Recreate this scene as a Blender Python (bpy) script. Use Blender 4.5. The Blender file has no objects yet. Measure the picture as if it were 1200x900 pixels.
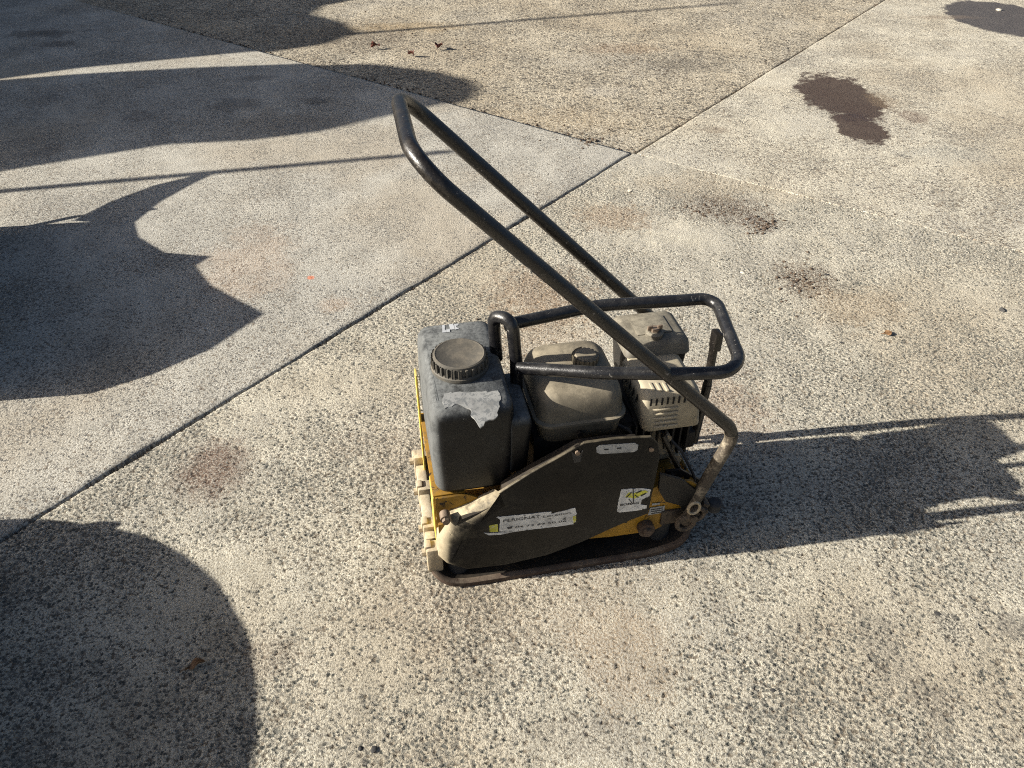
import bpy, bmesh, math, random
import numpy as np
from mathutils import Vector, Matrix
random.seed(7); RNG = np.random.default_rng(7)
scene = bpy.context.scene
COL = scene.collection
R = math.radians

# ------------------------------------------------------------------ camera
FPX, PITCH, CAMH = 920.0, R(38.0), 1.5            # focal length in pixels of a 1200 px wide frame
cam_d = bpy.data.cameras.new('camera'); cam_d.sensor_width = 36.0
cam_d.lens = 36.0 * FPX / 1200.0
cam_d.clip_start = 0.05; cam_d.clip_end = 2000
cam = bpy.data.objects.new('camera', cam_d); COL.objects.link(cam)
cam.location = (0, 0, CAMH); cam.rotation_euler = (R(90) - PITCH, 0, 0)
scene.camera = cam
# ------------------------------------------------------------------ sky and sun
SUN_EL, SUN_AZ = R(24.4), R(7.7)                  # elevation; direction in which shadows fall (from +X)
world = bpy.data.worlds.new('World'); scene.world = world; world.use_nodes = True
wn = world.node_tree; wn.nodes.clear()
sky = wn.nodes.new('ShaderNodeTexSky'); sky.sky_type = 'NISHITA'; sky.sun_disc = False
sky.sun_elevation = SUN_EL; sky.sun_rotation = R(90) - (SUN_AZ + math.pi)
sky.air_density = 0.8; sky.dust_density = 3.0; sky.ozone_density = 1.0
bg = wn.nodes.new('ShaderNodeBackground'); bg.inputs[1].default_value = 0.05
wo = wn.nodes.new('ShaderNodeOutputWorld')
wn.links.new(sky.outputs[0], bg.inputs[0]); wn.links.new(bg.outputs[0], wo.inputs[0])
sun_d = bpy.data.lights.new('sun', 'SUN'); sun_d.energy = 5.0; sun_d.angle = R(0.55); sun_d.color = (1.0, 0.95, 0.85)
sun = bpy.data.objects.new('sun', sun_d); COL.objects.link(sun)
sd = Vector((math.cos(SUN_AZ) * math.cos(SUN_EL), math.sin(SUN_AZ) * math.cos(SUN_EL), -math.sin(SUN_EL)))
sun.rotation_euler = sd.to_track_quat('-Z', 'Y').to_euler(); sun.location = (-6, 0, 6)
scene.view_settings.view_transform = 'Standard'; scene.view_settings.look = 'None'
scene.view_settings.exposure = 1.22; scene.view_settings.gamma = 1.0
scene.cycles.use_denoising = False
scene.cycles.filter_width = 1.1
scene.cycles.max_bounces = 5; scene.cycles.diffuse_bounces = 3; scene.cycles.glossy_bounces = 2

# ------------------------------------------------------------------ pixel helpers (a pixel gives only a direction)
def ray(px, py):
    u, v = (px - 600) / FPX, -(py - 450) / FPX
    c, s = math.cos(PITCH), math.sin(PITCH)
    return np.array([u, c + v * s, -s + v * c])
def on_plane(px, py, p0, n):
    d = ray(px, py); o = np.array([0, 0, CAMH])
    return o + d * (np.dot(np.asarray(p0) - o, n) / np.dot(d, n))
def ground(px, py, z=0.0):
    return on_plane(px, py, (0, 0, z), np.array([0, 0, 1.0]))
YAW = R(11.0)
EX = np.array([math.cos(YAW), math.sin(YAW), 0]); EY = np.array([-math.sin(YAW), math.cos(YAW), 0]); EZ = np.array([0, 0, 1.0])
ORG = np.array([-0.186, 1.136, 0.0])
def L(px, py, ax, c):
    n = (EX, EY, EZ)[ax]
    q = on_plane(px, py, ORG + n * c, n) - ORG
    return (float(q @ EX), float(q @ EY), float(q @ EZ))

# ------------------------------------------------------------------ node helpers
class NT:
    def __init__(s, name, dim='3D'):
        s.dim = dim
        s.m = bpy.data.materials.new(name); s.m.use_nodes = True
        s.t = s.m.node_tree; s.t.nodes.clear()
        s.out = s.t.nodes.new('ShaderNodeOutputMaterial')
        s.b = s.t.nodes.new('ShaderNodeBsdfPrincipled'); s.link(s.b.outputs[0], s.out.inputs[0])
        s.tc = s.t.nodes.new('ShaderNodeTexCoord').outputs['Object']
    def link(s, a, b): s.t.links.new(a, b)
    def setv(s, sock, v):
        if isinstance(v, bpy.types.NodeSocket): s.link(v, sock)
        elif isinstance(v, (tuple, list)): sock.default_value = (*v, 1.0) if len(v) == 3 and len(sock.default_value) == 4 else v
        else: sock.default_value = v
    def math(s, op, a, b=0.0, clamp=False):
        n = s.t.nodes.new('ShaderNodeMath'); n.operation = op; n.use_clamp = clamp
        s.setv(n.inputs[0], a); s.setv(n.inputs[1], b); return n.outputs[0]
    def vmath(s, op, a, b=None):
        n = s.t.nodes.new('ShaderNodeVectorMath'); n.operation = op
        s.setv(n.inputs[0], a)
        if b is not None: s.setv(n.inputs[1], b)
        return n.outputs['Value'] if op in ('LENGTH', 'DISTANCE') else n.outputs[0]
    def noise(s, scale, detail=4, rough=0.55, vec=None, out=0, dist=0.0):
        n = s.t.nodes.new('ShaderNodeTexNoise'); n.noise_dimensions = s.dim; n.inputs['Scale'].default_value = scale
        n.inputs['Detail'].default_value = detail; n.inputs['Roughness'].default_value = rough; n.inputs['Distortion'].default_value = dist
        s.link(vec or s.tc, n.inputs['Vector']); return n.outputs[out]
    def voro(s, scale, vec=None, feature='F1', rnd=1.0):
        n = s.t.nodes.new('ShaderNodeTexVoronoi'); n.voronoi_dimensions = s.dim; n.feature = feature; n.inputs['Scale'].default_value = scale
        n.inputs['Randomness'].default_value = rnd
        s.link(vec or s.tc, n.inputs['Vector']); return n
    def ramp(s, v, a, b, c=0.0, d=1.0, smooth=True):
        n = s.t.nodes.new('ShaderNodeMapRange'); n.interpolation_type = 'SMOOTHSTEP' if smooth else 'LINEAR'
        s.setv(n.inputs[0], v); n.inputs[1].default_value = a; n.inputs[2].default_value = b
        n.inputs[3].default_value = c; n.inputs[4].default_value = d; return n.outputs[0]
    def mix(s, f, a, b, mode='MIX'):
        n = s.t.nodes.new('ShaderNodeMix'); n.data_type = 'RGBA'; n.blend_type = mode
        s.setv(n.inputs[0], f); s.setv(n.inputs[6], a); s.setv(n.inputs[7], b); return n.outputs[2]
    def bump(s, h, dist, strength=1.0):
        n = s.t.nodes.new('ShaderNodeBump'); n.inputs['Distance'].default_value = dist; n.inputs['Strength'].default_value = strength
        s.link(h, n.inputs['Height']); s.link(n.outputs[0], s.b.inputs['Normal']); return n
    def sep(s, v):
        n = s.t.nodes.new('ShaderNodeSeparateXYZ'); s.link(v, n.inputs[0]); return n.outputs
    def base(s, v): s.setv(s.b.inputs['Base Color'], v)
    def rough(s, v): s.setv(s.b.inputs['Roughness'], v)

def blob(n, cx, cy, rx, ry, rot, soft, wob, wscale, seed=0.0):
    """mask of a stain with an uneven outline, in ground coordinates"""
    v = n.vmath('SUBTRACT', n.tc, (cx, cy, 0))
    q = n.vmath('MULTIPLY', v, (1 / rx, 1 / ry, 0))
    ln = n.vmath('LENGTH', q)
    d = n.math('ADD', ln, n.math('MULTIPLY', n.wob[int(seed * 10) % 3 if wscale < 10 else 3], wob * 2.6))
    return n.ramp(d, 1 - soft, 1 + soft, 1.0, 0.0)

def concrete(name, sc, cement, stone_d, stone_l, cover, relief, stains, fine=0.5, warm=(0.40, 0.31, 0.20), fine_mesh=False):
    n = NT(name, '2D')
    w1 = n.sep(n.noise(8, 8, 0.75, out=1)); w2 = n.noise(24, 6, .78)
    n.wob = [n.math('SUBTRACT', x, .5) for x in (w1[0], w1[1], w1[2], w2)]
    wc = n.noise(sc * 1.1, 3, 0.65, out=1)
    wv = n.vmath('SUBTRACT', wc, (.5, .5, .5))
    sn = n.t.nodes.new('ShaderNodeVectorMath'); sn.operation = 'SCALE'; n.link(wv, sn.inputs[0]); sn.inputs['Scale'].default_value = 1.5 / sc
    vec = n.vmath('MULTIPLY', n.vmath('ADD', n.tc, sn.outputs[0]), (1, 1, 0.0))
    patch = n.noise(2.3, 3, 0.6)                        # how far the paste is washed out
    v1 = n.voro(sc, vec)
    rnd = n.sep(v1.outputs['Color'])
    thr = n.math('ADD', cover, n.math('MULTIPLY', n.math('SUBTRACT', patch, 0.5), 2.2))
    has = n.math('LESS_THAN', rnd[0], thr)
    rad = n.math('ADD', 0.30, n.math('MULTIPLY', rnd[1], 0.30))
    e = n.math('SUBTRACT', rad, v1.outputs['Distance'])
    stone = n.math('MULTIPLY', n.ramp(e, -0.02, 0.08), has)
    dome = n.math('MULTIPLY', n.ramp(e, -.02, 0.25), has)
    v2 = n.voro(sc * 1.9, n.vmath('ADD', vec, (3.1, 1.7, 0)))
    rnd2 = n.sep(v2.outputs['Color'])
    grit = n.math('MULTIPLY', n.ramp(v2.outputs['Distance'], 0.30, 0.48, 1, 0), n.math('LESS_THAN', rnd2[0], n.math('ADD', fine, n.math('MULTIPLY', n.math('SUBTRACT', patch, 0.5), 1.4))))
    grit = n.math('MULTIPLY', grit, n.math('SUBTRACT', 1.0, stone))
    # colours
    big = n.noise(0.9, 4, 0.6); mid = n.noise(9, 4, 0.65); spk = n.noise(sc * 1.5, 5, 0.75)
    cem = n.mix(n.ramp(mid, .35, .7), cement, tuple(c * .80 for c in cement))
    cem = n.mix(n.math('MULTIPLY', n.ramp(big, .45, .68), .40), cem, warm)
    grey = n.math('ADD', n.math('MULTIPLY', n.wob[1], .5), big)
    cem = n.mix(n.math('MULTIPLY', n.ramp(grey, .50, .30), .45), cem, (.40, .385, .35))
    cem = n.mix(n.ramp(spk, .36, .54), tuple(c * k for c, k in zip(cement, (.46, .43, .39))), cem)
    tone = n.mix(n.math('POWER', rnd[2], 1.3), stone_d, stone_l)
    tone = n.mix(n.math('MULTIPLY', n.math('GREATER_THAN', rnd[1], .85), .5), tone, (.22, .165, .11))
    colr = n.mix(n.math('MULTIPLY', stone, .92), cem, tone)
    colr = n.mix(n.math('MULTIPLY', grit, .85), colr, n.mix(n.math('POWER', rnd2[1], 1.4), (.05, .048, .045), (.36, .32, .26)))
    ro = 0.9
    for st in stains:
        m = blob(n, *st['g'])
        if 'r' not in st: m = n.math('MULTIPLY', m, n.ramp(spk, .58, .42) if st.get('speck') else n.ramp(spk, .66, .38, .30, 1))
        colr = n.mix(n.math('MULTIPLY', m, st['a']), colr, st['c'])
        if 'r' in st: ro = n.math('ADD', ro, n.math('MULTIPLY', m, st['r'] - .9))
    n.base(colr); n.rough(ro); n.b.inputs['Specular IOR Level'].default_value = 0.25
    # height in metres
    hb = n.math('ADD', n.math('MULTIPLY', grit, 0.35), n.math('MULTIPLY', n.ramp(spk, .3, .7, 0, 1, False), 1.0))
    hb = n.math('ADD', hb, n.math('MULTIPLY', n.sep(wc)[2], 0.9))
    hd = n.math('ADD', n.math('MULTIPLY', dome, 0.9), n.math('MULTIPLY', n.math('SUBTRACT', mid, .5), 2.0))
    if not fine_mesh: hb = n.math('ADD', hb, hd)
    n.bump(hb, relief * .85, 1.0)
    if fine_mesh:
        n.m.displacement_method = 'DISPLACEMENT'
        h = n.math('ADD', n.math('MULTIPLY', n.math('ADD', hd, n.math('MULTIPLY', patch, 1.5)), relief), n.math('MULTIPLY', n.math('SUBTRACT', big, .5), 0.006))
        dn = n.t.nodes.new('ShaderNodeDisplacement'); dn.inputs['Midlevel'].default_value = relief * 1.2; dn.inputs['Scale'].default_value = 1.0
        n.link(h, dn.inputs['Height']); n.link(dn.outputs[0], n.out.inputs['Displacement'])
    else: n.m.displacement_method = 'BUMP'
    return n.m

def g2(px, py): p = ground(px, py); return float(p[0]), float(p[1])
def stain(px, py, px2, py2, c, a, soft=.3, wob=.9, wsc=9, seed=0., **k):
    """ellipse given by its centre and its half-extents in pixels"""
    x, y = g2(px, py); x2, _ = g2(px + px2, py); _, y2 = g2(px, py - py2)
    d = dict(g=(x, y, abs(x2 - x), abs(y2 - y), 0., soft, wob, wsc, seed), c=c, a=a); d.update(k); return d

def paint(name, col, dust, dcol=(.36, .30, .21), rough=.5, metal=0., chip=None, chip_amt=0., scale=22., bump=.0006, updust=.5, streak=None, spec=.3, var=1.5, upcol=None, dent=0., front=0., xfade=None):
    """worn surface: base colour, blotchy dust (more on upward faces), chips and scratches"""
    n = NT(name)
    geo = n.t.nodes.new('ShaderNodeNewGeometry')
    nz = n.sep(geo.outputs['Normal'])[2]
    n1 = n.noise(scale, 7, .72); n2 = n.noise(scale * 5, 4, .7); n3 = n.noise(scale * .35, 4, .6)
    va = n.mix(n.ramp(n3, .35, .65), col, tuple(min(1, c * var + .001) for c in col))
    f = n.math('ADD', n.math('MULTIPLY', n.ramp(n1, .46, .68), dust), n.math('MULTIPLY', n.ramp(nz, .1, .95), n.math('MULTIPLY', n.ramp(n1, .28, .58, .25, 1), updust)), True)
    f = n.math('MULTIPLY', f, n.ramp(n2, .25, .6, .4, 1))
    if front:  # pale dust on the sun-side faces, carrying their sunlit cream
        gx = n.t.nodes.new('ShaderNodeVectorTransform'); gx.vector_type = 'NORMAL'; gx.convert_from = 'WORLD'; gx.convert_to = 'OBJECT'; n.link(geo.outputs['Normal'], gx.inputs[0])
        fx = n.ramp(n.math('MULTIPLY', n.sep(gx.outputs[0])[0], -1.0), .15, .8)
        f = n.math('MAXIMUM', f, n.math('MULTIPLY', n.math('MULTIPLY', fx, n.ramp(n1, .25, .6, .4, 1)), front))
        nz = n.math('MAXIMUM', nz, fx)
    if xfade:                                            # dust kept cream at the sunlit end, thinned where shade falls
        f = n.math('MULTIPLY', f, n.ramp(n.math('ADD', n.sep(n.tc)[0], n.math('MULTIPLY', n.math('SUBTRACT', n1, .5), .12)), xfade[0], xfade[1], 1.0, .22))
    dc = dcol if upcol is None else n.mix(n.ramp(nz, .05, .6), dcol, upcol)
    c = n.mix(f, va, dc)
    if chip is not None:
        cm = n.ramp(n.noise(scale * 2.2, 5, .75, dist=.6), .62 - chip_amt, .66 - chip_amt)
        c = n.mix(cm, c, chip)
    if streak:                                           # fine scratches
        sv = n.vmath('MULTIPLY', n.tc, streak)
        c = n.mix(n.math('MULTIPLY', n.math('MULTIPLY', n.ramp(n.noise(40, 4, .7, sv), .60, .68), n.ramp(n3, .46, .58)), .6), c, (.12, .11, .09))
    n.base(c); n.b.inputs['Metallic'].default_value = metal; n.b.inputs['Specular IOR Level'].default_value = spec
    n.rough(n.math('ADD', rough, n.math('MULTIPLY', f, .9 - rough), True))
    n.bump(n.math('ADD', n.math('ADD', n2, n.math('MULTIPLY', n1, .8)), n.math('MULTIPLY', n3, dent)), bump, .6)
    return n.m
def plain(name, col, rough=.7, metal=0.):
    n = NT(name); nz = n.noise(60, 4, .6)
    n.base(n.mix(n.ramp(nz, .3, .7), tuple(c * .75 for c in col), col)); n.rough(rough); n.b.inputs['Metallic'].default_value = metal
    return n.m

# ------------------------------------------------------------------ mesh helpers
def link(name, mesh, mat, parent=None, smooth=None):
    o = bpy.data.objects.new(name, mesh); COL.objects.link(o)
    if mat is not None: mesh.materials.append(mat)
    if parent is not None: o.parent = parent
    if smooth is not None:
        for p in mesh.polygons: p.use_smooth = True
        mesh.set_sharp_from_angle(angle=R(smooth))
    return o
def from_bm(name, bm, mat, parent=None, smooth=35):
    bmesh.ops.recalc_face_normals(bm, faces=bm.faces)
    me = bpy.data.meshes.new(name); bm.to_mesh(me); bm.free()
    return link(name, me, mat, parent, smooth)
def tag(o, label=None, cat=None, group=None, kind=None):
    for k, v in (('label', label), ('category', cat), ('group', group), ('kind', kind)):
        if v: o[k] = v
    return o
def fillet(pts, r, seg=8, closed=False):
    pts = [Vector(p) for p in pts]; out = []
    n = len(pts)
    for i, p in enumerate(pts):
        if not closed and i in (0, n - 1): out.append(p); continue
        a = (pts[i - 1] - p); b = (pts[(i + 1) % n] - p)
        rr = r[i] if isinstance(r, (list, tuple)) else r
        la, lb = a.length, b.length; a.normalize(); b.normalize()
        ang = a.angle(b)
        if ang > math.pi - .02 or rr <= 0: out.append(p); continue
        d = min(rr / math.tan(ang / 2), la * .49, lb * .49)
        r2 = d * math.tan(ang / 2)
        cdir = (a + b).normalized(); c = p + cdir * (r2 / math.sin(ang / 2))
        s = (p + a * d) - c; e = (p + b * d) - c
        tot = s.angle(e); axis = s.cross(e).normalized()
        for k in range(seg + 1): out.append(c + Matrix.Rotation(tot * k / seg, 3, axis) @ s)
    return out
def add_tube(bm, path, r, seg=14, closed=False, cap=True):
    path = [Vector(p) for p in path]; n = len(path); rings = []
    def tan(i):
        if closed: return (path[(i + 1) % n] - path[i - 1]).normalized()
        return (path[min(i + 1, n - 1)] - path[max(i - 1, 0)]).normalized()
    t = tan(0); u = t.orthogonal().normalized()
    for i in range(n):
        t2 = tan(i); q = t.rotation_difference(t2); u = (q @ u).normalized(); t = t2
        v = t.cross(u); rr = r[i] if isinstance(r, (list, tuple)) else r
        rings.append([bm.verts.new(path[i] + (u * math.cos(2 * math.pi * k / seg) + v * math.sin(2 * math.pi * k / seg)) * rr) for k in range(seg)])
    for i in range(n if closed else n - 1):
        A, B = rings[i], rings[(i + 1) % n]
        for k in range(seg): bm.faces.new((A[k], A[(k + 1) % seg], B[(k + 1) % seg], B[k]))
    if cap and not closed: bm.faces.new(rings[0][::-1]); bm.faces.new(rings[-1])
def tube(name, path, r, mat, parent, **k):
    bm = bmesh.new(); add_tube(bm, path, r, **k); return from_bm(name, bm, mat, parent, 50)
def rrect(x0, x1, y0, y1, r, seg=5):
    r = max(min(r, (x1 - x0) / 2 - 1e-4, (y1 - y0) / 2 - 1e-4), 1e-4); pts = []
    for cx, cy, a0 in ((x1 - r, y1 - r, 0), (x0 + r, y1 - r, 90), (x0 + r, y0 + r, 180), (x1 - r, y0 + r, 270)):
        for k in range(seg + 1):
            a = R(a0 + 90 * k / seg); pts.append((cx + r * math.cos(a), cy + r * math.sin(a)))
    return pts
def add_loft(bm, secs, seg=5):
    """sections (z, x0, x1, y0, y1, corner radius)"""
    rings = []
    for z, x0, x1, y0, y1, r in secs: rings.append([bm.verts.new((x, y, z)) for x, y in rrect(x0, x1, y0, y1, r, seg)])
    for A, B in zip(rings, rings[1:]):
        m = len(A)
        for k in range(m): bm.faces.new((A[k], A[(k + 1) % m], B[(k + 1) % m], B[k]))
    bm.faces.new(rings[0][::-1]); bm.faces.new(rings[-1])
    return rings
def add_box(bm, c, s, bev=0., rot=None):
    r = bmesh.ops.create_cube(bm, size=1.0); vs = r['verts']
    for v in vs:
        q = Vector((v.co.x * s[0], v.co.y * s[1], v.co.z * s[2]))
        if rot is not None: q = rot @ q
        v.co = q + Vector(c)
    if bev > 0:
        ed = {e for v in vs for e in v.link_edges}
        bmesh.ops.bevel(bm, geom=list(ed), offset=bev, segments=2, affect='EDGES', profile=.6)
def add_cyl(bm, p0, p1, r, seg=16, r2=None):
    add_tube(bm, [p0, p1], [r, r if r2 is None else r2], seg=seg)
def add_prism(bm, poly, y0, y1, inset=0., chamf=0.):
    """polygon in (x, z) extruded along y; the face at y0 is inset behind a chamfer"""
    P = [Vector((p[0], 0, p[1])) for p in poly]; n = len(P)
    c = sum(P, Vector()) / n
    def ring(y, ins):
        out = []
        for i in range(n):
            a = (P[i] - P[i - 1]).normalized(); b = (P[(i + 1) % n] - P[i]).normalized()
            na = Vector((-a.z, 0, a.x)); nb = Vector((-b.z, 0, b.x))
            m = (na + nb).normalized(); k = 1 / max(.45, m.dot(na))
            q = P[i] + m * (ins[i] if isinstance(ins, list) else ins) * k; out.append(bm.verts.new((q.x, y, q.z)))
        return out
    area = sum(P[i].x * P[(i + 1) % n].z - P[(i + 1) % n].x * P[i].z for i in range(n))
    sgn = 1 if area > 0 else -1
    rs = [ring(y1, 0)]
    if chamf > 0: rs += [ring(y0 + chamf, 0), ring(y0 + chamf * .35, [sgn * .35 * e for e in inset]), ring(y0, [sgn * e for e in inset])]
    else: rs += [ring(y0, 0)]
    for A, B in zip(rs, rs[1:]):
        for k in range(n): bm.faces.new((A[k], A[(k + 1) % n], B[(k + 1) % n], B[k]))
    bm.faces.new(rs[0]); bm.faces.new(rs[-1])
def lettering(name, body, p0, p1, h, y, mat, parent, bold=.0, font_shear=0.):
    """flat print on a plane y = const, from p0 to p1 in (x, z), cap height h"""
    cu = bpy.data.curves.new('txt', 'FONT'); cu.body = body; cu.offset = bold; cu.resolution_u = 3; cu.shear = font_shear
    to = bpy.data.objects.new('txt', cu); COL.objects.link(to)
    dg = bpy.context.evaluated_depsgraph_get(); me = bpy.data.meshes.new_from_object(to.evaluated_get(dg))
    bpy.data.objects.remove(to)
    co = np.array([v.co[:] for v in me.vertices]); mn, mx = co.min(0), co.max(0)
    d = np.array(p1) - np.array(p0); w = np.hypot(*d); d = d / w; nrm = np.array([-d[1], d[0]])
    for v in me.vertices:
        u = (v.co.x - mn[0]) / (mx[0] - mn[0]) * w; k = (v.co.y - mn[1]) / (mx[1] - mn[1]) * h
        q = np.array(p0) + d * u + nrm * k; v.co = (q[0], y, q[1])
    me.materials.clear()
    return link(name, me, mat, parent)

# ================================================================== GROUND
earth = (.17, .115, .07)
oil = (.050, .028, .020)
rust = (.30, .17, .085)
near_st = [stain(250, 550, 36, 30, (.12, .06, .038), .8, .6, .8, 14, 1.),
           stain(630, 345, 55, 30, (.22, .13, .07), .55, .5, 1.2, 10, 2.),
           stain(640, 400, 60, 45, (.25, .16, .09), .45, .5, 1.2, 10, 2.5),
           stain(720, 255, 40, 14, (.24, .15, .085), .55, .5, 1.2, 12, 3.),
           stain(835, 480, 60, 45, (.27, .16, .10), .40, .5, 1.2, 10, 3.4),
           stain(850, 245, 50, 14, (.09, .06, .04), .9, .45, 1.3, 22, 4., speck=True),
           stain(890, 262, 22, 9, (.09, .06, .045), .85, .45, 1.3, 25, 4.6, speck=True),
           stain(945, 328, 32, 20, (.10, .065, .042), .85, .5, 1.3, 22, 5., speck=True),
           stain(1000, 360, 50, 22, (.30, .21, .12), .45, .6, 1.2, 9, 5.5),
           stain(870, 215, 120, 16, (.33, .25, .16), .35, .6, 1.1, 6, 6.),
           stain(730, 770, 60, 50, (.34, .24, .15), .40, .6, 1.1, 8, 7.),
           stain(1110, 735, 18, 18, (.05, .05, .048), .75, .35, 1.2, 25, 8., speck=True),
           stain(1040, 770, 22, 60, (.20, .18, .15), .45, .5, 1.4, 9, 9.),
           stain(1095, 822, 24, 22, (.14, .12, .10), .45, .5, 1.3, 14, 9.4),
           stain(1190, 735, 22, 14, (.13, .12, .11), .6, .4, 1.2, 20, 9.7),
           stain(690, 865, 60, 25, (.16, .14, .12), .35, .5, 1.3, 14, 10.),
           stain(320, 770, 30, 25, (.20, .15, .11), .45, .5, 1.3, 12, 10.5),
           stain(470, 520, 60, 30, (.30, .22, .15), .30, .6, 1.1, 8, 11.),
           stain(600, 700, 160, 60, (.36, .26, .17), .28, .7, 1.0, 5, 12.)]
far_st = [stain(985, 112, 46, 25, oil, .93, .10, .55, 7, 1.3, r=.62),
          stain(1008, 150, 28, 17, oil, .93, .12, .55, 8, 2.1, r=.62),
          stain(1070, 137, 16, 7, (.15, .10, .075), .7, .4, 1.0, 12, 2.8),
          stain(1035, 118, 16, 9, (.22, .16, .10), .6, .4, 1.0, 12, 3.3),
          stain(1178, 21, 62, 20, (.055, .047, .048), .92, .05, .16, 5, 4.2, r=.55),
          stain(1105, 20, 40, 2, (.20, .15, .11), .6, .5, .7, 5, 4.9),
          stain(1120, 180, 50, 10, (.30, .30, .27), .4, .6, 1.0, 7, 5.2),
          stain(840, 152, 14, 4, (.18, .13, .09), .6, .5, 1.1, 14, 5.8)]
left_st = [stain(50, 40, 45, 4, (.055, .04, .032), .75, .4, 1.0, 5, 1.),
           stain(65, 52, 22, 4, (.06, .045, .035), .75, .4, 1.0, 5, 1.4),
           stain(275, 124, 26, 8, (.10, .085, .07), .65, .4, 1.0, 7, 2.),
           stain(370, 118, 18, 4, (.06, .05, .042), .7, .4, 1.1, 9, 2.6),
           stain(160, 138, 18, 7, (.11, .09, .075), .6, .4, 1.0, 8, 3.),
           stain(300, 92, 18, 3, (.07, .055, .045), .6, .4, 1.1, 9, 3.3),
           stain(55, 178, 20, 8, (.12, .10, .085), .55, .4, 1.0, 8, 3.8),
           stain(290, 310, 48, 36, (.46, .28, .16), .26, .6, 1.1, 6, 4.4),
           stain(390, 355, 20, 8, (.42, .25, .14), .28, .5, 1.2, 9, 4.8),
           stain(365, 326, 4, 2, (.62, .16, .06), .9, .3, .6, 20, 5.),
           stain(110, 412, 20, 12, (.13, .12, .11), .4, .5, 1.0, 9, 5.4)]
top_st = [stain(730, 55, 40, 6, rust, .35, .6, 1.1, 6, 1.),
          stain(800, 75, 40, 8, (.10, .085, .07), .45, .6, 1.2, 7, 2.),
          stain(600, 140, 140, 14, (.42, .31, .18), .35, .6, 1.1, 4, 3.),
          stain(400, 40, 90, 14, (.12, .085, .055), .5, .6, 1.1, 4, 4.),
          stain(480, 30, 60, 5, (.40, .27, .12), .45, .6, 1.1, 4, 4.5),
          stain(710, 105, 26, 6, (.55, .50, .42), .45, .6, 1.1, 6, 5.)]
M_near = concrete('near_slab_aggregate', 122, (.66, .615, .505), (.075, .082, .076), (.38, .35, .29), .50, .0034, near_st, .46, fine_mesh=True)
M_left = concrete('left_slab_aggregate', 118, (.55, .525, .46), (.08, .08, .08), (.36, .33, .28), .40, .0024, left_st, .34)
M_top = concrete('washed_gravel_concrete', 48, (.70, .62, .48), (.055, .05, .045), (.44, .39, .31), .58, .0110, top_st, .40)
M_far = concrete('far_slab_aggregate', 82, (.67, .62, .505), (.09, .085, .08), (.40, .35, .28), .44, .0038, far_st, .36)
n = NT('joint_soil'); nz = n.noise(30, 5, .7); n.base(n.mix(nz, (.035, .028, .022), (.13, .10, .07))); n.rough(.95); n.bump(nz, .004)
M_soil = n.m
bm = bmesh.new()
gs = 600.0; ks = [-gs, -60, -12, -4, 4, 12, 60, gs]
gv = [[bm.verts.new((x, y + 3, -0.034)) for x in ks] for y in ks]
for i in range(7):
    for j in range(7): bm.faces.new((gv[i][j], gv[i][j + 1], gv[i + 1][j + 1], gv[i + 1][j]))
g = from_bm('ground', bm, M_soil, None, None)
tag(g, 'dark soil bed seen in the joints between the concrete slabs', 'ground', kind='structure')

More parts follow.
